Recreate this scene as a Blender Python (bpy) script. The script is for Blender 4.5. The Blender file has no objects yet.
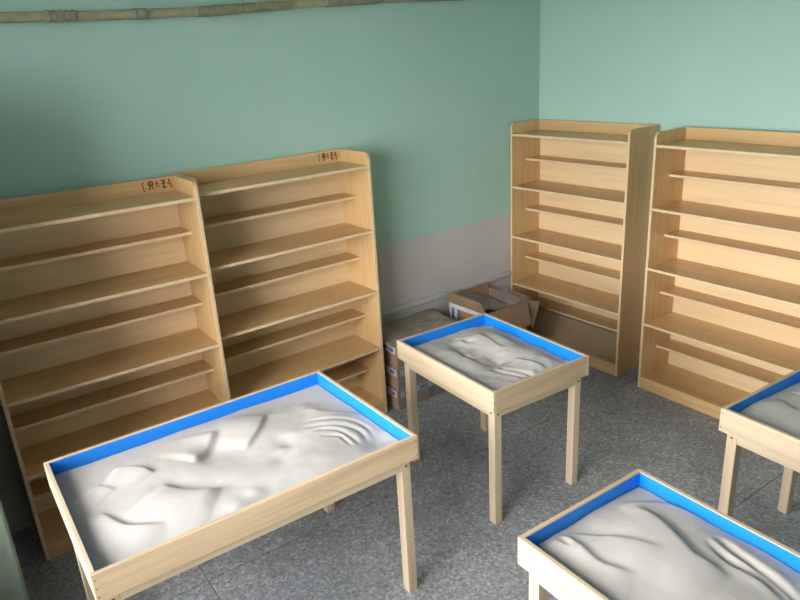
import bpy, bmesh, math, random
import numpy as np
from mathutils import Matrix, Vector
random.seed(7)
SC = bpy.context.scene
COL = SC.collection

# ------------------------------------------------------------------ camera
CAM_POS = Vector((-3.8012, -3.3592, 2.0604))
YAW, PITCH, ROLL, FPX = -0.6372, -0.3444, -0.0592, 683.7
fw = Vector((-math.sin(YAW)*math.cos(PITCH), math.cos(YAW)*math.cos(PITCH), math.sin(PITCH)))
rt = Vector((math.cos(YAW), math.sin(YAW), 0)); up = rt.cross(fw)
r2 = rt*math.cos(ROLL) + up*math.sin(ROLL); u2 = up*math.cos(ROLL) - rt*math.sin(ROLL)
cd = bpy.data.cameras.new('camera'); cam = bpy.data.objects.new('camera', cd); COL.objects.link(cam)
cam.matrix_world = Matrix(((r2.x, u2.x, -fw.x, CAM_POS.x), (r2.y, u2.y, -fw.y, CAM_POS.y), (r2.z, u2.z, -fw.z, CAM_POS.z), (0, 0, 0, 1)))
cd.sensor_width = 36; cd.lens = FPX/800*36; cd.clip_start = .02
SC.camera = cam

# ------------------------------------------------------------------ daylight (overcast sky through the window of the left wall)
w = bpy.data.worlds.new('world'); SC.world = w; w.use_nodes = True
bg = w.node_tree.nodes['Background']
bg.inputs['Color'].default_value = (1.0, .995, .985, 1); bg.inputs['Strength'].default_value = 9.0
SC.view_settings.view_transform = 'Standard'; SC.view_settings.look = 'None'
SC.view_settings.exposure = 1.15; SC.view_settings.gamma = 1; SC.view_settings.use_curve_mapping = False
# room extents
XL, YF, ZC = -4.4, -5.0, 3.0
WY0, WY1, WZ0, WZ1, WT = -3.2, -.50, .60, 2.50, .12     # window opening, wall thickness
pl = bpy.data.lights.new('window_portal', 'AREA'); pl.shape = 'RECTANGLE'; pl.size = WZ1-WZ0; pl.size_y = WY1-WY0
pl.cycles.is_portal = True
po = bpy.data.objects.new('window_portal', pl); COL.objects.link(po)
po.location = (XL-WT-.05, (WY0+WY1)/2, (WZ0+WZ1)/2); po.rotation_euler = (0, -math.pi/2, 0)

# ------------------------------------------------------------------ material helpers
def newmat(name):
    m = bpy.data.materials.new(name); m.use_nodes = True
    nt = m.node_tree; b = nt.nodes['Principled BSDF']
    return m, nt, b
def N(nt, t, **kw):
    n = nt.nodes.new(t)
    for k, v in kw.items(): setattr(n, k, v)
    return n
def ramp(nt, stops):
    r = N(nt, 'ShaderNodeValToRGB'); e = r.color_ramp.elements
    e[0].position, e[0].color = stops[0][0], (*stops[0][1], 1)
    e[1].position, e[1].color = stops[-1][0], (*stops[-1][1], 1)
    for p, c in stops[1:-1]:
        x = e.new(p); x.color = (*c, 1)
    return r
def mulc(c, k): return tuple(min(1, v*k) for v in c)
def wood(name, base, axis, contrast=.12, rough=.48, knots=False):
    m, nt, b = newmat(name); L = nt.links
    tc = N(nt, 'ShaderNodeTexCoord'); oi = N(nt, 'ShaderNodeObjectInfo')
    add = N(nt, 'ShaderNodeVectorMath', operation='ADD'); L.new(tc.outputs['Object'], add.inputs[0])
    sc_ = N(nt, 'ShaderNodeVectorMath', operation='SCALE'); sc_.inputs['Scale'].default_value = 7.3
    cmb = N(nt, 'ShaderNodeCombineXYZ')
    for i in range(3): L.new(oi.outputs['Random'], cmb.inputs[i])
    L.new(cmb.outputs[0], sc_.inputs[0]); L.new(sc_.outputs[0], add.inputs[1])
    mp = N(nt, 'ShaderNodeMapping'); s = [38, 38, 38]; s[axis] = 1.6; mp.inputs['Scale'].default_value = s
    L.new(add.outputs[0], mp.inputs['Vector'])
    n1 = N(nt, 'ShaderNodeTexNoise'); n1.inputs['Scale'].default_value = 1; n1.inputs['Detail'].default_value = 5; n1.inputs['Distortion'].default_value = .6
    L.new(mp.outputs[0], n1.inputs['Vector'])
    mp2 = N(nt, 'ShaderNodeMapping'); s = [5, 5, 5]; s[axis] = .8; mp2.inputs['Scale'].default_value = s
    L.new(add.outputs[0], mp2.inputs['Vector'])
    n2 = N(nt, 'ShaderNodeTexNoise'); n2.inputs['Scale'].default_value = 1; n2.inputs['Detail'].default_value = 3
    L.new(mp2.outputs[0], n2.inputs['Vector'])
    r1 = ramp(nt, [(.3, mulc(base, 1-contrast*1.5)), (.5, base), (.72, mulc(base, 1+contrast*.7))]); L.new(n1.outputs['Fac'], r1.inputs['Fac'])
    r2_ = ramp(nt, [(.3, (1-contrast, 1-contrast*1.25, 1-contrast*1.6)), (.68, (1.0, 1.0, 1.0))]); L.new(n2.outputs['Fac'], r2_.inputs['Fac'])
    mx = N(nt, 'ShaderNodeMix', data_type='RGBA', blend_type='MULTIPLY'); mx.inputs['Factor'].default_value = 1
    L.new(r1.outputs['Color'], mx.inputs['A']); L.new(r2_.outputs['Color'], mx.inputs['B'])
    hs = N(nt, 'ShaderNodeHueSaturation'); mr = N(nt, 'ShaderNodeMapRange'); mr.inputs['To Min'].default_value = .95; mr.inputs['To Max'].default_value = 1.05
    L.new(oi.outputs['Random'], mr.inputs['Value']); L.new(mr.outputs[0], hs.inputs['Value']); L.new(mx.outputs['Result'], hs.inputs['Color'])
    L.new(hs.outputs[0], b.inputs['Base Color']); b.inputs['Roughness'].default_value = rough
    bp = N(nt, 'ShaderNodeBump'); bp.inputs['Strength'].default_value = .08; bp.inputs['Distance'].default_value = .002
    L.new(n1.outputs['Fac'], bp.inputs['Height']); L.new(bp.outputs[0], b.inputs['Normal'])
    return m
def plain(name, col, rough=.5, noise=0, nscale=20, bump=0, metallic=0, spec=None):
    m, nt, b = newmat(name); L = nt.links
    b.inputs['Roughness'].default_value = rough; b.inputs['Metallic'].default_value = metallic
    if spec is not None: b.inputs['Specular IOR Level'].default_value = spec
    tc = N(nt, 'ShaderNodeTexCoord'); n = N(nt, 'ShaderNodeTexNoise'); n.inputs['Scale'].default_value = nscale; n.inputs['Detail'].default_value = 6
    L.new(tc.outputs['Object'], n.inputs['Vector'])
    r = ramp(nt, [(.3, mulc(col, 1-noise)), (.7, mulc(col, 1+noise))]); L.new(n.outputs['Fac'], r.inputs['Fac']); L.new(r.outputs['Color'], b.inputs['Base Color'])
    if bump:
        bp = N(nt, 'ShaderNodeBump'); bp.inputs['Strength'].default_value = bump; bp.inputs['Distance'].default_value = .003
        L.new(n.outputs['Fac'], bp.inputs['Height']); L.new(bp.outputs[0], b.inputs['Normal'])
    return m

SHELF_C = (.64, .425, .205); TABLE_C = (.59, .475, .335)
M = {}
for i, a in enumerate('xyz'):
    M['shelf_'+a] = wood('birch_plywood_'+a, SHELF_C, i, .10, .36)
    M['pine_'+a] = wood('pale_pine_'+a, TABLE_C, i, .10)
M['edge'] = plain('pale_edge_banding', (.66, .50, .31), .45, .05, 30)
M['back_ply'] = wood('pale_back_plywood', (.77, .58, .34), 0, .07, .4)
M['pine_warm'] = wood('warm_pine_board', (.60, .445, .29), 0, .16)
M['blue'] = plain('blue_lacquer', (.003, .20, .73), .45, .03, 6)
M['sand'] = plain('fine_grey_sand', (.47, .44, .412), .95, .04, 260, .12, spec=.1)
M['sand_white'] = plain('fine_white_sand', (.46, .433, .41), .95, .04, 260, .12, spec=.1)
M['dark_metal'] = plain('dark_bolt_metal', (.06, .05, .045), .5)
M['ink'] = plain('red_brown_stamp_ink', (.17, .05, .025), .8, .3, 90)
M['cardboard'] = plain('brown_cardboard', (.34, .225, .135), .85, .10, 14)
M['cardboard_in'] = plain('brown_cardboard_inner', (.30, .195, .115), .9, .12, 10)
M['cardboard_flat'] = plain('flat_brown_board', (.29, .20, .12), .7, .08, 8)
M['cardboard_pale'] = plain('pale_cardboard', (.47, .34, .21), .8, .08, 12)
M['print_white'] = plain('white_print', (.62, .63, .66), .6, .08, 30)
M['print_blue'] = plain('blue_print', (.10, .13, .32), .6, .08, 30)
M['print_orange'] = plain('orange_brown_print', (.40, .21, .09), .6, .15, 30)
M['kraft'] = plain('grey_kraft_wrap', (.24, .205, .17), .55, .25, 9, .3)
M['rail'] = plain('grey_rail_paint', (.47, .475, .48), .5, .05, 20)
M['white'] = plain('white_paint', (.86, .86, .84), .6, .03, 10)
M['frame'] = plain('white_window_frame', (.75, .76, .76), .4, .02, 10)
M['rod'] = plain('rod_metal', (.4, .4, .4), .35, metallic=1)
M['curtain'] = plain('pale_green_curtain_cloth', (.14, .18, .135), .85, .08, 60)
M['conduit'] = plain('tan_conduit', (.34, .33, .21), .6, .15, 25)
M['conduit_rib'] = plain('ribbed_conduit', (.24, .25, .17), .6, .2, 40)
M['ground'] = plain('outdoor_paving', (.22, .22, .20), .9, .2, 1)

def film_mat():
    m, nt, b = newmat('clear_plastic_film'); L = nt.links
    out = nt.nodes['Material Output']; tr = N(nt, 'ShaderNodeBsdfTransparent'); tr.inputs['Color'].default_value = (.93, .93, .95, 1)
    gl = N(nt, 'ShaderNodeBsdfGlossy'); gl.inputs['Roughness'].default_value = .14; gl.inputs['Color'].default_value = (.85, .86, .9, 1)
    df = N(nt, 'ShaderNodeBsdfDiffuse'); df.inputs['Color'].default_value = (.6, .61, .64, 1)
    a = N(nt, 'ShaderNodeMixShader'); a.inputs[0].default_value = .17; L.new(gl.outputs[0], a.inputs[2]); L.new(tr.outputs[0], a.inputs[1])
    c = N(nt, 'ShaderNodeMixShader'); c.inputs[0].default_value = .07; L.new(a.outputs[0], c.inputs[1]); L.new(df.outputs[0], c.inputs[2])
    L.new(c.outputs[0], out.inputs['Surface']); return m
M['film'] = film_mat()
def glass_mat():
    m, nt, b = newmat('window_glass'); L = nt.links
    out = nt.nodes['Material Output']; tr = N(nt, 'ShaderNodeBsdfTransparent'); gl = N(nt, 'ShaderNodeBsdfGlossy'); gl.inputs['Roughness'].default_value = .0
    fr = N(nt, 'ShaderNodeFresnel'); fr.inputs['IOR'].default_value = 1.35
    a = N(nt, 'ShaderNodeMixShader'); L.new(fr.outputs[0], a.inputs[0]); L.new(tr.outputs[0], a.inputs[1]); L.new(gl.outputs[0], a.inputs[2])
    L.new(a.outputs[0], out.inputs['Surface']); return m
M['glass'] = glass_mat()
def wall_mat():
    # two flat paints: mint above the dado line, warm grey below
    m, nt, b = newmat('two_tone_wall_paint'); L = nt.links
    tc = N(nt, 'ShaderNodeTexCoord'); sp = N(nt, 'ShaderNodeSeparateXYZ'); L.new(tc.outputs['Object'], sp.inputs[0])
    nz = N(nt, 'ShaderNodeTexNoise'); nz.inputs['Scale'].default_value = 9; nz.inputs['Detail'].default_value = 4; L.new(tc.outputs['Object'], nz.inputs['Vector'])
    ma = N(nt, 'ShaderNodeMath', operation='MULTIPLY_ADD'); ma.inputs[1].default_value = .012; L.new(nz.outputs['Fac'], ma.inputs[0]); L.new(sp.outputs['Z'], ma.inputs[2])
    gt = N(nt, 'ShaderNodeMath', operation='GREATER_THAN'); gt.inputs[1].default_value = .951; L.new(ma.outputs[0], gt.inputs[0])
    n2 = N(nt, 'ShaderNodeTexNoise'); n2.inputs['Scale'].default_value = 2.2; n2.inputs['Detail'].default_value = 6; L.new(tc.outputs['Object'], n2.inputs['Vector'])
    rg = ramp(nt, [(.3, (.365, .56, .495)), (.7, (.385, .585, .518))]); L.new(n2.outputs['Fac'], rg.inputs['Fac'])
    rd = ramp(nt, [(.3, (.48, .475, .462)), (.7, (.51, .505, .492))]); L.new(n2.outputs['Fac'], rd.inputs['Fac'])
    mx = N(nt, 'ShaderNodeMix', data_type='RGBA'); L.new(gt.outputs[0], mx.inputs['Factor']); L.new(rd.outputs['Color'], mx.inputs['A']); L.new(rg.outputs['Color'], mx.inputs['B'])
    L.new(mx.outputs['Result'], b.inputs['Base Color']); b.inputs['Roughness'].default_value = .55
    n3 = N(nt, 'ShaderNodeTexNoise'); n3.inputs['Scale'].default_value = 60; n3.inputs['Detail'].default_value = 3; L.new(tc.outputs['Object'], n3.inputs['Vector'])
    bp = N(nt, 'ShaderNodeBump'); bp.inputs['Strength'].default_value = .05; bp.inputs['Distance'].default_value = .004; L.new(n3.outputs['Fac'], bp.inputs['Height']); L.new(bp.outputs[0], b.inputs['Normal'])
    return m
M['wall'] = wall_mat()
def terrazzo():
    m, nt, b = newmat('grey_terrazzo'); L = nt.links
    tc = N(nt, 'ShaderNodeTexCoord')
    v = N(nt, 'ShaderNodeTexVoronoi'); v.inputs['Scale'].default_value = 85; L.new(tc.outputs['Object'], v.inputs['Vector'])
    sp = N(nt, 'ShaderNodeSeparateColor'); L.new(v.outputs['Color'], sp.inputs[0])
    r = ramp(nt, [(.0, (.15, .156, .165)), (.3, (.26, .27, .283)), (.62, (.35, .363, .38)), (.86, (.45, .463, .48)), (1.0, (.68, .69, .70))]); L.new(sp.outputs[0], r.inputs['Fac'])
    v2 = N(nt, 'ShaderNodeTexVoronoi'); v2.inputs['Scale'].default_value = 190; L.new(tc.outputs['Object'], v2.inputs['Vector'])
    sp2 = N(nt, 'ShaderNodeSeparateColor'); L.new(v2.outputs['Color'], sp2.inputs[0])
    r2_ = ramp(nt, [(.0, (.17, .177, .187)), (.6, (.33, .342, .358)), (1, (.56, .57, .58))]); L.new(sp2.outputs[1], r2_.inputs['Fac'])
    mx = N(nt, 'ShaderNodeMix', data_type='RGBA'); mx.inputs['Factor'].default_value = .45; L.new(r.outputs['Color'], mx.inputs['A']); L.new(r2_.outputs['Color'], mx.inputs['B'])
    n = N(nt, 'ShaderNodeTexNoise'); n.inputs['Scale'].default_value = 3; n.inputs['Detail'].default_value = 5; L.new(tc.outputs['Object'], n.inputs['Vector'])
    r3 = ramp(nt, [(.3, (.68, .68, .69)), (.7, (.93, .93, .93))]); L.new(n.outputs['Fac'], r3.inputs['Fac'])
    m2 = N(nt, 'ShaderNodeMix', data_type='RGBA', blend_type='MULTIPLY'); m2.inputs['Factor'].default_value = 1; L.new(mx.outputs['Result'], m2.inputs['A']); L.new(r3.outputs['Color'], m2.inputs['B'])
    L.new(m2.outputs['Result'], b.inputs['Base Color']); b.inputs['Roughness'].default_value = .5
    return m
M['terrazzo'] = terrazzo()
M['joint'] = plain('grey_floor_joint', (.13, .13, .132), .9, .2, 40)

# ------------------------------------------------------------------ mesh helpers
def tag(o, label=None, cat=None, group=None, kind=None):
    if label: o['label'] = label
    if cat: o['category'] = cat
    if group: o['group'] = group
    if kind: o['kind'] = kind
    return o
def link(name, me, mat, parent=None, smooth=False):
    o = bpy.data.objects.new(name, me); COL.objects.link(o)
    for mm in (mat if isinstance(mat, (list, tuple)) else [mat]): me.materials.append(mm)
    if smooth:
        for p in me.polygons: p.use_smooth = True
    if parent: o.parent = parent
    return o
def empty(name, loc, rz=0):
    o = bpy.data.objects.new(name, None); COL.objects.link(o); o.empty_display_size = .1
    o.location = loc; o.rotation_euler = (0, 0, rz); return o
def bm_box(bm, a, b, bev=0):
    vs = [bm.verts.new((x, y, z)) for z in (a[2], b[2]) for x, y in ((a[0], a[1]), (b[0], a[1]), (b[0], b[1]), (a[0], b[1]))]
    fs = [(3, 2, 1, 0), (4, 5, 6, 7), (0, 1, 5, 4), (1, 2, 6, 5), (2, 3, 7, 6), (3, 0, 4, 7)]
    F = [bm.faces.new([vs[i] for i in f]) for f in fs]
    if bev:
        es = list({e for f in F for e in f.edges})
        bmesh.ops.bevel(bm, geom=es, offset=bev, segments=1, affect='EDGES', profile=.5)
def box(name, a, b, mat, parent=None, bev=.0012):
    lo = [min(p, q) for p, q in zip(a, b)]; hi = [max(p, q) for p, q in zip(a, b)]
    bm = bmesh.new(); bm_box(bm, lo, hi, bev); me = bpy.data.meshes.new(name); bm.to_mesh(me); bm.free()
    return link(name, me, mat, parent)
def prism(name, poly, lo, hi, axis, mat, parent=None, bev=0):
    """extrude a 2-D polygon along an axis"""
    def v3(p, h):
        if axis == 0: return (h, p[0], p[1])
        if axis == 1: return (p[0], h, p[1])
        return (p[0], p[1], h)
    bm = bmesh.new(); A = [bm.verts.new(v3(p, lo)) for p in poly]; B = [bm.verts.new(v3(p, hi)) for p in poly]
    bm.faces.new(A); bm.faces.new(B[::-1]); n = len(poly)
    for i in range(n): bm.faces.new([A[i], B[i], B[(i+1) % n], A[(i+1) % n]])
    bmesh.ops.recalc_face_normals(bm, faces=bm.faces)
    if bev: bmesh.ops.bevel(bm, geom=list(bm.edges), offset=bev, segments=1, affect='EDGES')
    me = bpy.data.meshes.new(name); bm.to_mesh(me); bm.free(); return link(name, me, mat, parent)
def disc(name, c, nrm, r, h, mat, parent, seg=10):
    bm = bmesh.new(); bmesh.ops.create_cone(bm, cap_ends=True, segments=seg, radius1=r, radius2=r*.8, depth=h)
    q = Vector((0, 0, 1)).rotation_difference(Vector(nrm)).to_matrix().to_4x4()
    bmesh.ops.transform(bm, matrix=Matrix.Translation(c) @ q, verts=bm.verts)
    me = bpy.data.meshes.new(name); bm.to_mesh(me); bm.free(); return link(name, me, mat, parent, True)
def gridmesh(name, P, mat, parent=None, smooth=True):
    n, m, _ = P.shape
    idx = np.arange(n*m).reshape(n, m)
    F = np.stack([idx[:-1, :-1], idx[1:, :-1], idx[1:, 1:], idx[:-1, 1:]], -1).reshape(-1, 4)
    me = bpy.data.meshes.new(name); me.from_pydata(P.reshape(-1, 3).tolist(), [], F.tolist()); me.update()
    return link(name, me, mat, parent, smooth)
def copy_tree(o, parent=None):
    c = o.copy(); COL.objects.link(c); c.parent = parent
    for ch in list(o.children): copy_tree(ch, c)
    return c

# ------------------------------------------------------------------ room
def struct(o): o['kind'] = 'structure'; return o
struct(box('wall_back', (XL-WT, 0, -.02), (.2, .2, ZC), M['wall'], bev=0))
struct(box('wall_right', (0, YF-.2, -.02), (.2, 0, ZC), M['wall'], bev=0))
struct(box('wall_front', (XL-WT, YF-.2, -.02), (0, YF, ZC), M['wall'], bev=0))
def wall_with_hole():
    bm = bmesh.new()
    bm_box(bm, (XL-WT, YF, -.02), (XL, 0, WZ0)); bm_box(bm, (XL-WT, YF, WZ1), (XL, 0, ZC))
    bm_box(bm, (XL-WT, YF, WZ0), (XL, WY0, WZ1)); bm_box(bm, (XL-WT, WY1, WZ0), (XL, 0, WZ1))
    me = bpy.data.meshes.new('wall_left'); bm.to_mesh(me); bm.free(); return link('wall_left', me, M['wall'])
struct(wall_with_hole())
struct(box('ceiling', (XL-WT, YF-.2, ZC), (.2, .2, ZC+.15), M['white'], bev=0))
fl = struct(box('floor', (XL, YF, -.02), (0, 0, -.004), M['joint'], bev=0))
struct(box('ground', (-60, -40, -1.6), (XL-WT-.3, 30, -1.5), M['ground'], bev=0))
# terrazzo slabs with recessed joints
def clip(poly, ax, val, keep_less):
    out = []
    for i in range(len(poly)):
        p, q = poly[i], poly[(i+1) % len(poly)]
        ip = (p[ax] <= val) == keep_less; iq = (q[ax] <= val) == keep_less
        if ip: out.append(p)
        if ip != iq:
            t = (val-p[ax])/(q[ax]-p[ax]); out.append((p[0]+t*(q[0]-p[0]), p[1]+t*(q[1]-p[1])))
    return out
rr = -.04; SP = 1.11; g = .002; o0 = (-.895, -1.03)
for i in range(-5, 3):
    for j in range(-5, 3):
        c = [(i*SP+g, j*SP+g), ((i+1)*SP-g, j*SP+g), ((i+1)*SP-g, (j+1)*SP-g), (i*SP+g, (j+1)*SP-g)]
        P = [(o0[0]+x*math.cos(rr)-y*math.sin(rr), o0[1]+x*math.sin(rr)+y*math.cos(rr)) for x, y in c]
        for ax, val, kl in ((0, -.001, True), (0, XL+.001, False), (1, -.001, True), (1, YF+.001, False)):
            P = clip(P, ax, val, kl) if P else P
        if len(P) >= 3: prism('terrazzo_slab', P, -.004, 0, 2, M['terrazzo'], fl)
struct(box('trim_1', (-1.672, -.028, .497), (-.306, 0, .528), M['rail'], bev=.004))
# window in the left wall: frame, mullions, panes
win = empty('window_1', (XL-WT+.035, (WY0+WY1)/2, WZ0)); win['kind'] = 'structure'
wl, wh = (WY1-WY0)/2, WZ1-WZ0
for s in (-1, 1): box('window_frame', (-.03, s*wl, 0), (.03, s*(wl-.06), wh), M['frame'], win)
for z in (0, wh-.06): box('window_frame', (-.03, -wl+.06, z), (.03, wl-.06, z+.06), M['frame'], win)
nb = 4; ys = [-wl+.06+(2*wl-.12)*k/nb for k in range(nb+1)]
for y in ys[1:-1]: box('mullion', (-.025, y-.025, .06), (.025, y+.025, wh-.06), M['frame'], win)
for y0, y1 in zip(ys[:-1], ys[1:]): box('pane', (-.003, y0+.026, .061), (.003, y1-.026, wh-.061), M['glass'], win, 0)
box('window_sill', (.03, -wl+.001, -.0), (WT-.035+.04, wl-.001, .025), M['white'], win)

# ------------------------------------------------------------------ tan conduit across the mint back wall
def tube(name, pts, r, mat, parent=None, seg=12, closed_caps=True):
    bm = bmesh.new(); rings = []
    for i, (p, rad) in enumerate(zip(pts, r)):
        a = Vector(pts[max(i-1, 0)]); b_ = Vector(pts[min(i+1, len(pts)-1)]); t = (b_-a).normalized()
        s = t.cross(Vector((0, 0, 1))).normalized() if abs(t.z) < .9 else Vector((1, 0, 0)); u = s.cross(t)
        rings.append([bm.verts.new(Vector(p)+(s*math.cos(k*2*math.pi/seg)+u*math.sin(k*2*math.pi/seg))*rad) for k in range(seg)])
    for A, B in zip(rings[:-1], rings[1:]):
        for k in range(seg): bm.faces.new([A[k], A[(k+1) % seg], B[(k+1) % seg], B[k]])
    bm.faces.new(rings[0][::-1]); bm.faces.new(rings[-1]); bmesh.ops.recalc_face_normals(bm, faces=bm.faces)
    me = bpy.data.meshes.new(name); bm.to_mesh(me); bm.free(); return link(name, me, mat, parent, True)
CZ = [(-4.38, 2.290), (-3.24, 2.290), (-2.85, 2.292), (-2.39, 2.303), (-1.84, 2.334), (-1.3, 2.357), (-.05, 2.39)]
def cz(x): return float(np.interp(x, [c[0] for c in CZ], [c[1] for c in CZ]))
con = empty('wall_conduit', (0, 0, 0))
tag(con, 'long tan conduit with ribbed sections running high across the mint wall', 'conduit')
xs = np.linspace(-4.38, -.05, 60)
tube('pipe', [(x, -.0215, cz(x)) for x in xs], [.0205]*60, M['conduit'], con)
for a, b_ in ((-3.08, -2.96), (-2.72, -2.66), (-2.43, -1.93), (-1.71, -1.36), (-1.1, -.7)):
    n = int((b_-a)/.006); X = np.linspace(a, b_, n)
    tube('ribbed_sleeve', [(x, -.0255, cz(x)) for x in X], [0.0222+.0025*(k % 4 in (1, 2)) for k in range(n)], M['conduit_rib'], con)

# ------------------------------------------------------------------ shelf units
W, D, T = .95, .2931, .016
HS, ZT = 1.577, 1.508
MAIN = (1.1433, .7847, .4318); ZK = .0768; STEP = (1.3207, .9643, .6053, .249); DM = .1545
def make_shelf(W=W):
    """root at the right rear floor corner; width along -x, front towards -y"""
    t = empty('shelf_unit', (0, 0, 0))
    R = .032; arc = [(-D+R-R*math.cos(a), HS-R+R*math.sin(a)) for a in np.linspace(0, math.pi/2, 7)]
    poly = [(0, 0), (-D, 0)] + arc + [(0, HS)]
    for x0 in (-W, -T):
        sp = prism('side_panel', poly, x0, x0+T, 0, M['shelf_z'], t, .0011)
        box('edge_band', (x0+.0008, -D-.0007, .001), (x0+T-.0008, -D-.00005, HS-R), M['edge'], sp, 0)
    a, b = -W+T+.0003, -T-.0003
    box('back_panel', (a, -.007, .02), (b, -.001, ZT-.02), M['back_ply'], t, 0)
    rail = box('top_rail', (a, -.024, ZT), (b, -.001, HS), M['shelf_x'], t)
    def board(name, ztop, depth, inset=.0015):
        o = box(name, (a, -depth+inset, ztop-T), (b, -.0075 if name != 'top_board' else -.001, ztop), M['shelf_x'], t)
        box('edge_band', (a, -depth+inset-.0007, ztop-T+.0008), (b, -depth+inset-.00005, ztop-.0008), M['edge'], o, 0)
        return o
    board('top_board', ZT, D)
    for z in MAIN: board('shelf', z+.006, D)
    for z in STEP: board('step_shelf', z+.006, DM, 0)
    board('bottom_shelf', ZK+.002, D, .0155)
    box('kick_board', (a, -D+.0005, .001), (b, -D+.0140, ZK+.002), M['shelf_x'], t)
    return t
proto = make_shelf()
def strokes_mesh(name, S, rail):
    bm = bmesh.new()
    for (x0, z0, x1, z1, wd) in S:
        d = Vector((x1-x0, z1-z0)); l = max(d.length, 1e-5); n = Vector((-d.y, d.x))/l*wd/2
        q = [bm.verts.new((p[0], 0, p[1])) for p in ((x0-n.x, z0-n.y), (x1-n.x, z1-n.y), (x1+n.x, z1+n.y), (x0+n.x, z0+n.y))]
        f = bm.faces.new(q)
    r = bmesh.ops.extrude_face_region(bm, geom=list(bm.faces))
    bmesh.ops.translate(bm, verts=[v for v in r['geom'] if isinstance(v, bmesh.types.BMVert)], vec=(0, -.0004, 0))
    bmesh.ops.recalc_face_normals(bm, faces=bm.faces)
    me = bpy.data.meshes.new(name); bm.to_mesh(me); bm.free(); return link(name, me, M['ink'], rail)
def stamp(root, xc, wide):
    """stamped brush marks on the top rail (smudged, two rows)"""
    rail = [c for c in root.children if c.name.startswith('top_rail')][0]
    cw = wide/5; S = []; zc = (ZT+HS)/2+.002; h = .044
    G = [[(.25, .1, .15, .9), (.15, .9, .45, 1.0), (.25, .1, .5, 0)],
         [(.1, .95, .85, .95), (.1, .6, .85, .6), (.1, .95, .1, .5), (.85, .95, .85, .5), (.3, .5, .15, .05), (.6, .5, .8, .1), (.45, .9, .45, .5)],
         [(.1, .7, .8, .7), (.45, 1, .45, .7), (.35, .6, .15, .25), (.55, .6, .8, .3)],
         [(.1, .9, .9, .9), (.1, .6, .9, .65), (.5, 1, .5, .05), (.2, .3, .5, .1), (.75, .3, .85, .05)],
         [(.45, 1, .1, .45), (.45, 1, .85, .1), (.2, .5, .75, .5), (.3, .3, .7, .3), (.85, .1, .5, 0)]]
    for k, gl in enumerate(G):
        for (a, b, c, d) in gl:
            x0 = xc-wide/2+cw*(k+.04+.9*a); x1 = xc-wide/2+cw*(k+.04+.9*c)
            S.append((x0, zc-h/2+h*b, x1, zc-h/2+h*d, .0062 if k in (1, 3) else .0046))
    o = strokes_mesh('stamp_mark', S, rail); o.location = (0, -.0241, 0)
    o['label'] = 'red-brown stamped writing'
def S_ab(a, o, r, s):
    s.location = (a, -o, 0); s.rotation_euler = (0, 0, r)
def S_cd(a, o, r, s):
    v = (-W*-math.sin(r), -W*math.cos(r))
    s.location = (-o+W*math.sin(r), a-W*math.cos(r), 0); s.rotation_euler = (0, 0, -math.pi/2+r)
sA = proto; sB = make_shelf(.983); sC = copy_tree(proto); sD = copy_tree(proto)
S_ab(-2.6665, .0738, -.0352, sA); S_ab(-1.681, .0051, .0015, sB); S_cd(-.0088, .0046, -.003, sC); S_cd(-1.1425, .034, -.0385, sD)
stamp(sA, -.098, .148); stamp(sB, -.098, .128)
GS = 'pale birch shelf units along the walls'
tag(sA, 'leftmost pale birch shelf unit, behind the long sand table, stamped on its top rail', 'shelf', GS)
tag(sB, 'pale birch shelf unit with stamped top rail whose right end faces the cartons', 'shelf', GS)
tag(sC, 'pale birch shelf unit in the room corner, beside the open carton', 'shelf', GS)
tag(sD, 'rightmost pale birch shelf unit, its lower end hidden by a sand table', 'shelf', GS)

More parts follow.
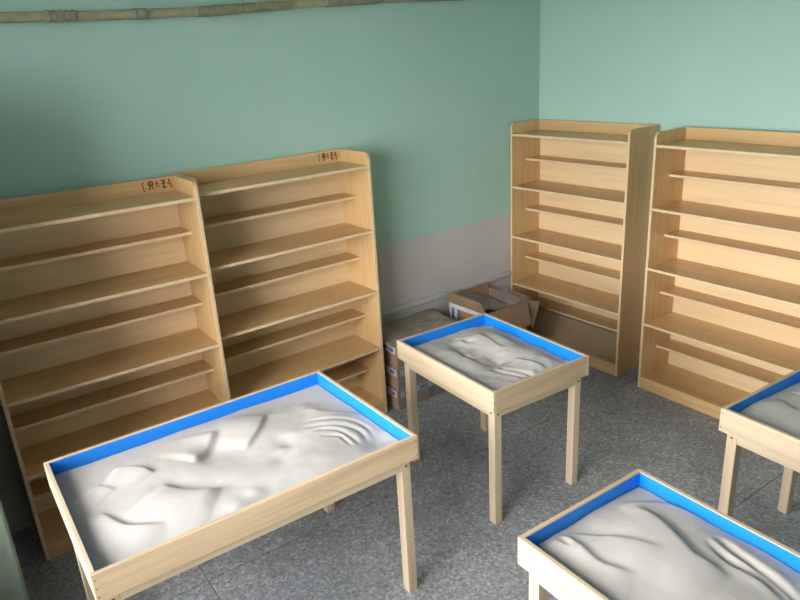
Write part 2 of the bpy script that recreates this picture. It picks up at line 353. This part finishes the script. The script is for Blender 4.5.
# ------------------------------------------------------------------ sand tables
TH, LI, LEG, RIM = .0991, .0234, .042, .016
def make_table(loc, rz, l, wd, ztop, label, nails):
    """origin at the rear left tray corner on the floor; l along +x, wd along -y"""
    t = empty('sand_table', loc, rz); tag(t, label, 'table', 'blue-lined sand tables')
    zb = ztop-TH
    sides = [((0, 0), (RIM, -wd), 'pine_y', (-1, 0)), ((l-RIM, 0), (l, -wd), 'pine_y', (1, 0)),
             ((RIM, 0), (l-RIM, -RIM), 'pine_warm', (0, 1)), ((RIM, -wd+RIM), (l-RIM, -wd), 'pine_warm', (0, -1))]
    if nails == 'y':
        sides = [((0, -RIM), (RIM, -wd+RIM), 'pine_y', (-1, 0)), ((l-RIM, -RIM), (l, -wd+RIM), 'pine_y', (1, 0)),
                 ((0, 0), (l, -RIM), 'pine_warm', (0, 1)), ((0, -wd+RIM), (l, -wd), 'pine_warm', (0, -1))]
    for (a, b, m, nrm) in sides:
        s = box('tray_side', (a[0], a[1], zb), (b[0], b[1], ztop), M[m], t, .0015)
        if (nails == 'x') == (nrm[0] != 0):
            for e in (0, 1):
                for k in range(3):
                    z = zb+TH*(.2+.3*k)
                    if nrm[0]: c = (0 if nrm[0] < 0 else l, -.009 if e == 0 else -wd+.009, z)
                    else: c = (.009 if e == 0 else l-.009, 0 if nrm[1] > 0 else -wd, z)
                    disc('nail_head', c, (nrm[0], nrm[1], 0), .0028, .0012, M['dark_metal'], s, 8)
    box('tray_bottom', (RIM+.0005, -RIM-.0005, zb), (l-RIM-.0005, -wd+RIM+.0005, zb+.009), M['blue'], t, 0)
    q = .0012; zt_ = ztop-.003
    for a, b in (((RIM, -RIM), (RIM+q, -wd+RIM)), ((l-RIM-q, -RIM), (l-RIM, -wd+RIM)), ((RIM+q, -RIM), (l-RIM-q, -RIM-q)), ((RIM+q, -wd+RIM+q), (l-RIM-q, -wd+RIM))):
        box('tray_lining', (*a, zb+.009), (*b, zt_), M['blue'], t, 0)
    za = zb-.042
    for a, b, m in (((LI+LEG, -LI), (l-LI-LEG, -LI-.02), 'pine_x'), ((LI+LEG, -wd+LI), (l-LI-LEG, -wd+LI+.02), 'pine_x'),
                    ((LI, -LI-LEG), (LI+.02, -wd+LI+LEG), 'pine_y'), ((l-LI, -LI-LEG), (l-LI-.02, -wd+LI+LEG), 'pine_y')):
        box('apron', (*a, za), (*b, zb-.0002), M[m], t)
    for sx in (0, 1):
        for sy in (0, 1):
            x0 = LI if sx == 0 else l-LI-LEG; y0 = -LI if sy == 0 else -wd+LI+LEG
            lg = box('leg', (x0, y0, 0), (x0+LEG, y0-LEG, zb-.0002), M['pine_z'], t, .0025)
            xo = x0 if sx == 0 else x0+LEG; yo = y0 if sy == 0 else y0-LEG
            disc('bolt', (xo, y0-LEG*.5, zb-.022), (-1 if sx == 0 else 1, 0, 0), .0055, .004, M['dark_metal'], lg)
            disc('bolt', (x0+LEG*.5, yo, zb-.028), (0, 1 if sy == 0 else -1, 0), .0055, .004, M['dark_metal'], lg)
    return t

def vnoise(U, V, sc, seed):
    rg = np.random.RandomState(seed); Gd = rg.rand(64, 64)
    x = U*sc; y = V*sc; xi = np.floor(x).astype(int); yi = np.floor(y).astype(int); fx = x-xi; fy = y-yi
    fx = fx*fx*(3-2*fx); fy = fy*fy*(3-2*fy); g_ = lambda a, b: Gd[a % 64, b % 64]
    return (g_(xi, yi)*(1-fx)+g_(xi+1, yi)*fx)*(1-fy)+(g_(xi, yi+1)*(1-fx)+g_(xi+1, yi+1)*fx)*fy-.5
def polydist(U, V, pts):
    """distance to a polyline, signed (left of travel +), and position along it 0..1"""
    best = np.full(U.shape, 1e9); sgn = np.ones(U.shape); tt = np.zeros(U.shape); n = len(pts)-1
    for k in range(n):
        ax, ay = pts[k]; bx, by = pts[k+1]; dx, dy = bx-ax, by-ay; L2 = dx*dx+dy*dy
        s = np.clip(((U-ax)*dx+(V-ay)*dy)/L2, 0, 1); px = U-ax-s*dx; py = V-ay-s*dy; d = np.hypot(px, py)
        m = d < best; best = np.where(m, d, best); sgn = np.where(m, np.sign(dx*py-dy*px), sgn); tt = np.where(m, (k+s)/n, tt)
    return best, sgn, tt
def smooth_path(pts, k=6):
    P = np.array(pts); out = []
    for i in range(len(P)-1):
        p0, p1, p2, p3 = P[max(i-1, 0)], P[i], P[i+1], P[min(i+2, len(P)-1)]
        for s in np.linspace(0, 1, k, endpoint=False):
            out.append(.5*((2*p1)+(-p0+p2)*s+(2*p0-5*p1+4*p2-p3)*s*s+(-p0+3*p1-3*p2+p3)*s**3))
    out.append(P[-1]); return [tuple(o) for o in out]
def make_sand(tbl, l, wd, ztop, base, hills, grooves, steps, label, seed, rough=1.0, mat='sand'):
    e = RIM+.0034; n = int((l-2*e)/.006); m = int((wd-2*e)/.006)
    u = np.linspace(e, l-e, n); v = np.linspace(e, wd-e, m); U, V = np.meshgrid(u, v, indexing='ij')
    H = np.full(U.shape, base)
    wu = U+.03*vnoise(U, V, 9, seed+9); wv = V+.03*vnoise(U, V, 9, seed+10)
    for (x, y, rx, ry, a, h) in hills:
        c, s = math.cos(a), math.sin(a); X = (wu-x)*c+(wv-y)*s; Y = -(wu-x)*s+(wv-y)*c
        H = H+h*np.exp(-((X/rx)**2+(Y/ry)**2))
    H += rough*(.010*vnoise(U, V, 6, seed)+.006*vnoise(U, V, 13, seed+1)+.0022*vnoise(U, V, 34, seed+2)+.0008*vnoise(U, V, 90, seed+3))
    for (pts, wdt, dep) in grooves:
        d, sg, t_ = polydist(U, V, smooth_path(pts)); fade = np.clip(np.minimum(t_, 1-t_)*5, 0, 1)
        H += fade*dep*(-np.exp(-(d/wdt)**2)+.16*np.exp(-((d-2.2*wdt)/(1.4*wdt))**2))
    for (pts, wdt, hh) in steps:      # slip face: high on the left of travel, dropping sharply to the right
        d, sg, t_ = polydist(U, V, smooth_path(pts)); fade = np.clip(np.minimum(t_, 1-t_)*4, 0, 1); sd = sg*d
        fade = fade*fade*(3-2*fade)
        H += fade*hh*np.where(sd > 0, np.exp(-(d/(wdt*5))**1.5), 1.4*np.exp(-(d/(wdt*.8))**2)-.4*np.exp(-(d/(wdt*2.5))**2))
    top = ztop-.006; H = np.where(H > top-.02, top-.02+.02*np.tanh((H-top+.02)/.02), H); H = np.maximum(H, ztop-TH+.012)
    P = np.stack([U, -V, H], -1)
    # closed body: skirt down to the tray bottom
    o = gridmesh('sand', P, M[mat])
    bm = bmesh.new(); bm.from_mesh(o.data); be = [e_ for e_ in bm.edges if e_.is_boundary]
    ex = bmesh.ops.extrude_edge_only(bm, edges=be); nv = [g_ for g_ in ex['geom'] if isinstance(g_, bmesh.types.BMVert)]
    for q in nv: q.co.z = ztop-TH+.0092
    bmesh.ops.contextual_create(bm, geom=[e_ for e_ in bm.edges if e_.is_boundary])
    bmesh.ops.recalc_face_normals(bm, faces=bm.faces); bm.to_mesh(o.data); bm.free()
    for p in o.data.polygons: p.use_smooth = abs(p.normal.z) > .15
    o.matrix_world = Matrix.Translation(tbl.location) @ Matrix.Rotation(tbl.rotation_euler.z, 4, 'Z')
    tag(o, label, 'sand', kind='stuff'); return o

T1 = (1.1595, .7546, .7208); T2 = (.5837, .7462, .697); T3 = (.5609, .74, .6996); T4 = (.575, .74, .6958)
t1 = make_table((-3.5784, -.7928, 0), -.0357, *T1, 'long blue-lined sand table in front of the left shelf units', 'y')
t2 = make_table((-1.9215, -.7691, 0), -.0721, *T2, 'small blue-lined sand table in the middle, in front of the cartons', 'x')
t3 = make_table((-2.5667, -2.2051, 0), -.056, *T3, 'blue-lined sand table nearest the bottom right, cut by the frame', 'x')
t4 = make_table((-1.4248, -2.205, 0), -.0808, *T4, 'blue-lined sand table at the right edge before the rightmost shelf unit', 'x')
z = T1[2]
make_sand(t1, *T1, z-.058,
    [(.33, .30, .24, .20, .2, .028), (.64, .17, .16, .11, -.2, .026), (.27, .56, .24, .15, .1, .024), (.74, .26, .12, .18, .6, .016),
     (.92, .42, .17, .17, 0, .026), (.62, .58, .26, .13, 0, .022), (.47, .67, .05, .035, .3, .010), (.54, .65, .03, .03, 0, .007), (.40, .47, .13, .06, .6, -.016), (.53, .27, .07, .06, .6, -.016),
     (1.07, .62, .05, .05, 0, -.012), (.82, .62, .2, .1, 0, .014), (.99, .19, .04, .03, 0, .008), (.79, .41, .05, .035, -.8, -.006), (.72, .50, .05, .04, .3, -.006), (.83, .36, .03, .03, 0, .005), (.75, .44, .03, .025, 0, .006)],
    [([(.90, .42), (.945, .435), (.986, .475), (.999, .548), (.995, .60)], .008, .0065), ([(.88, .37), (.968, .409), (1.026, .447), (1.051, .519), (1.036, .60)], .009, .007),
     ([(.90, .32), (1.0, .372), (1.068, .417), (1.092, .492), (1.076, .575)], .008, .0055), ([(.90, .47), (.959, .501), (.967, .544), (.965, .60)], .007, .005)],
    [([(.20, .15), (.268, .208), (.31, .30)], .018, .013), ([(.30, .38), (.365, .48), (.47, .56)], .028, .014), ([(.09, .37), (.125, .496), (.161, .562), (.26, .63)], .02, .011),
     ([(.12, .21), (.172, .308)], .018, .005), ([(.60, .15), (.52, .25), (.44, .31)], .024, .013), ([(.80, .15), (.904, .205), (.984, .233), (1.024, .311), (1.15, .40)], .014, .013),
     ([(.82, .14), (.73, .265), (.63, .35)], .016, .009)],
    'white sand heaped and swirled in the long sand table', 3, .4, 'sand_white')
z = T2[2]
make_sand(t2, *T2, z-.064,
    [(.42, .27, .13, .19, 0, .056), (.14, .20, .09, .16, 0, .030), (.15, .50, .10, .18, 0, .030), (.42, .56, .12, .12, 0, .024), (.30, .42, .05, .04, .4, -.018), (.3, .12, .1, .06, 0, .012)],
    [([(.286, .07), (.32, .13), (.32, .175), (.345, .22)], .013, .013), ([(.235, .20), (.199, .307), (.224, .36)], .012, .011), ([(.20, .49), (.239, .586), (.27, .65)], .012, .011), ([(.25, .50), (.287, .595), (.31, .67)], .011, .011),
     ([(.2, .38), (.25, .43), (.33, .44)], .018, .012)],
    [([(.40, .12), (.38, .26), (.37, .37)], .022, .010), ([(.35, .47), (.38, .58), (.39, .66)], .02, .010)],
    'grey-white sand with finger grooves in the small middle table', 21, 1.9)
z = T3[2]
make_sand(t3, *T3, z-.056,
    [(.30, .24, .16, .22, .3, .030), (.14, .12, .06, .12, -.3, .014), (.48, .36, .10, .2, 0, .018), (.25, .55, .2, .2, 0, .026), (.10, .34, .07, .2, 0, .008)],
    [([(.45, .32), (.424, .41), (.428, .473), (.427, .518), (.40, .60)], .012, .014), ([(.49, .33), (.466, .391), (.457, .455), (.45, .527), (.42, .62)], .012, .014), ([(.13, .04), (.118, .10)], .008, .006)],
    [([(.406, .08), (.406, .165), (.373, .266), (.344, .339), (.344, .389), (.344, .46)], .03, .020), ([(.16, .04), (.214, .127), (.26, .207), (.30, .30)], .02, .009),
     ([(.15, .027), (.129, .111), (.12, .209), (.165, .30)], .024, .012), ([(.378, .06), (.446, .089), (.515, .149), (.53, .227), (.53, .3)], .02, .008)],
    'pale sand with long dune ridges in the nearest bottom right table', 35, .45)
z = T4[2]
make_sand(t4, *T4, z-.050,
    [(.25, .25, .16, .22, 0, .022), (.45, .2, .1, .1, 0, .015), (.3, .55, .2, .15, 0, .02)],
    [([(.40, .06), (.44, .14), (.45, .25)], .014, .010)], [([(.30, .05), (.25, .15), (.27, .3)], .02, .008)],
    'grey sand in the table at the right edge', 47, .8)

# ------------------------------------------------------------------ open carton in the corner
ct = empty('open_carton', (-.76, -.24, 0)); tag(ct, 'open brown cardboard carton with raised flaps and clear film in the corner', 'carton')
hx, hy, H, q = .19, .18, .47, .005
box('carton_bottom', (-hx, -hy, 0), (hx, hy, q), M['cardboard'], ct, 0)
for s in (-1, 1):
    lw = box('carton_wall', (s*hx, -hy, q), (s*(hx-q), hy, H), M['cardboard'], ct, 0)
    box('carton_wall', (-hx+q, s*hy, q), (hx-q, s*(hy-q), H), M['cardboard'], ct, 0)
    if s < 0:   # printed side facing the window
        def pr(n, a, b, m): box(n, (-hx-.0008, a[0], a[1]), (-hx-.0001, b[0], b[1]), M[m], lw, 0)
        pr('printed_border', (-hy+.004, .30), (-hy+.03, H-.004), 'print_white'); pr('printed_border', (-hy+.03, H-.032), (hy-.004, H-.004), 'print_white')
        pr('printed_stripe', (hy-.055, .28), (hy-.03, H-.032), 'print_blue'); pr('printed_border', (hy-.085, .28), (hy-.055, H-.032), 'print_white'); pr('printed_stripe', (hy-.11, .28), (hy-.085, H-.032), 'print_blue')
        pr('printed_border', (hy-.03, .28), (hy-.008, H-.032), 'print_white')
        pr('printed_panel', (-hy+.034, .30), (hy-.115, H-.036), 'print_orange')
def flap(edge0, edge1, out, length, mat='cardboard_in', taper=.02):
    e0, e1, o_ = Vector(edge0), Vector(edge1), Vector(out).normalized()*length; d = (e1-e0).normalized()*taper
    nrm = (e1-e0).cross(o_).normalized()*.002
    bm = bmesh.new(); P = [e0, e1, e1+o_-d, e0+o_+d]
    A = [bm.verts.new(p+nrm) for p in P]; B = [bm.verts.new(p-nrm) for p in P]
    bm.faces.new(A); bm.faces.new(B[::-1])
    for i in range(4): bm.faces.new([A[i], B[i], B[(i+1) % 4], A[(i+1) % 4]])
    bmesh.ops.recalc_face_normals(bm, faces=bm.faces); me = bpy.data.meshes.new('flap'); bm.to_mesh(me); bm.free(); return link('flap', me, M[mat], ct)
flap((-hx, -hy, H), (-hx, hy, H), (-.35, 0, .9), .09)
flap((hx, -hy, H), (hx, hy, H), (.9, 0, -.4), .12, 'cardboard', .01)
prism('torn_flap', [(hx+.002, H), (hx+.12, H-.04), (hx+.055, H-.22)], -hy-.005, -hy-.001, 1, M['cardboard_pale'], ct)
flap((-hx, hy, H), (hx, hy, H), (0, .15, 1), .04)
flap((-hx, -hy, H), (hx, -hy, H), (0, -.5, -.85), .16, taper=.05)
def film(name, corners, n, amp, seed, parent, mat='film'):
    """crumpled sheet over four corner points"""
    c = [np.array(p, float) for p in corners]; s = np.linspace(0, 1, n); U, V = np.meshgrid(s, s, indexing='ij')
    P = ((1-U)*(1-V))[..., None]*c[0]+(U*(1-V))[..., None]*c[1]+(U*V)[..., None]*c[2]+((1-U)*V)[..., None]*c[3]
    nr = np.cross(c[1]-c[0], c[3]-c[0]); nr = nr/np.linalg.norm(nr)
    h = amp*(vnoise(U, V, 4, seed)+.6*np.abs(vnoise(U, V, 9, seed+1))+.35*vnoise(U, V, 19, seed+2))
    o = gridmesh(name, P+h[..., None]*nr, M[mat], parent, True); md = o.modifiers.new('thickness', 'SOLIDIFY'); md.thickness = .0012
    return o
film('plastic_film', [(-hx-.02, hy-.02, H+.07), (-hx-.01, -hy, H+.035), (.02, -hy-.02, H+.005), (.02, hy-.03, H+.01)], 26, .016, 5, ct)
film('plastic_film', [(.04, -hy-.02, H+.012), (hx+.03, -hy-.02, H+.005), (hx+.05, hy-.1, H+.02), (.07, hy-.08, H-.0)], 24, .02, 11, ct)

# ------------------------------------------------------------------ stacked parcels beside the left shelves
def parcel(x, y, z, lx, ly, h, label, seed):
    p = empty('parcel_box', (x, y, z), random.uniform(-.03, .03)); tag(p, label, 'carton', 'stacked cartons beside the shelf unit')
    b_ = box('body', (-lx/2, -ly/2, 0), (lx/2, ly/2, h), M['cardboard'], p, .004)
    for zz, hh in ((h*.58, h*.30),):
        box('printed_band', (-lx/2+.02, -ly/2-.0008, zz), (lx/2-.02, -ly/2-.0001, zz+hh), M['print_white'], b_, 0)
        box('printed_band', (-lx/2-.0008, -ly/2+.015, zz), (-lx/2-.0001, ly/2-.015, zz+hh), M['print_white'], b_, 0)
        rg = random.Random(seed)
        for k in range(4):
            xx = -lx/2+.05+k*lx*.23; box('printed_stripe', (xx, -ly/2-.0014, zz+hh*.15), (xx+lx*rg.uniform(.06, .13), -ly/2-.0009, zz+hh*.8), M['print_blue'], b_, 0)
        for k in range(3):
            yy = -ly/2+.03+k*ly*.3; box('printed_stripe', (-lx/2-.0014, yy, zz+hh*.2), (-lx/2-.0009, yy+ly*rg.uniform(.1, .18), zz+hh*.8), M['print_blue'], b_, 0)
    box('tape_strip', (-.025, -ly/2-.0007, h*.1), (.025, -ly/2-.0001, h*.55), M['film'], b_, 0)
    film('plastic_wrap', [(-lx/2-.004, -ly/2-.006, .005), (lx/2+.004, -ly/2-.006, .005), (lx/2+.004, -ly/2-.006, h-.005), (-lx/2-.004, -ly/2-.006, h-.005)], 22, .008, seed, p)
    return p
parcel(-1.36, -.205, 0, .52, .27, .143, 'brown carton with white and blue print at the bottom of the stack', 1)
parcel(-1.355, -.21, .1431, .52, .27, .143, 'brown carton with white and blue print in the middle of the stack', 2)
parcel(-1.36, -.20, .2862, .50, .26, .143, 'brown carton with white and blue print on top of the stack', 3)
s = film('packing_paper', [(-1.655, -.345, .4405), (-1.10, -.335, .4405), (-1.09, -.05, .452), (-1.645, -.055, .458)], 40, .016, 31, None, 'kraft')
tag(s, 'crumpled grey-brown packing paper lying on the stacked cartons', 'packing paper')

# ------------------------------------------------------------------ flattened cardboard sheet in the lowest bay of the corner shelf
prism('cardboard_sheet', [(-.252, .0795), (-.248, .0795), (-.164, .2335), (-.168, .2345)], -.932, -.055, 1, M['cardboard_flat'])
tag(bpy.data.objects['cardboard_sheet'], 'flat brown cardboard sheet leaning in the lowest bay of the corner shelf unit', 'cardboard sheet')

# ------------------------------------------------------------------ green curtain at the left edge, beside the window
def curtain():  # unseen run and top height shaped to shade the shelf gap, sparing upper wall
    n, m = 90, 24; P = np.zeros((n, m, 3))
    for i in range(n):
        s = i/(n-1); y = -.05-.69*s
        for j in range(m):
            tz = j/(m-1); z = 2.084-2.044*tz
            x = -3.80+.060*math.sin(s*2*math.pi*7.2)*(.8+.2*tz)+.010*math.sin(s*23+tz*5)
            P[i, j] = (x, y+.015*math.sin(tz*6+s*9), z)
    o = gridmesh('curtain', P, M['curtain']); md = o.modifiers.new('thickness', 'SOLIDIFY'); md.thickness = .003
    tag(o, 'dull green curtain hanging in folds at the left edge', 'curtain')
curtain()
rod = empty('curtain_track', (-3.80, 0, 2.10)); tag(rod, 'metal curtain track fixed to the back wall above the green curtain', 'curtain track')
tube('pole', [(0, -.85, 0), (0, -.4, 0), (0, -.004, 0)], [.013]*3, M['rod'], rod)
for y in (-.8,): box('hanger', (-.004, y-.004, .012), (.004, y+.004, .8995), M['rod'], rod)
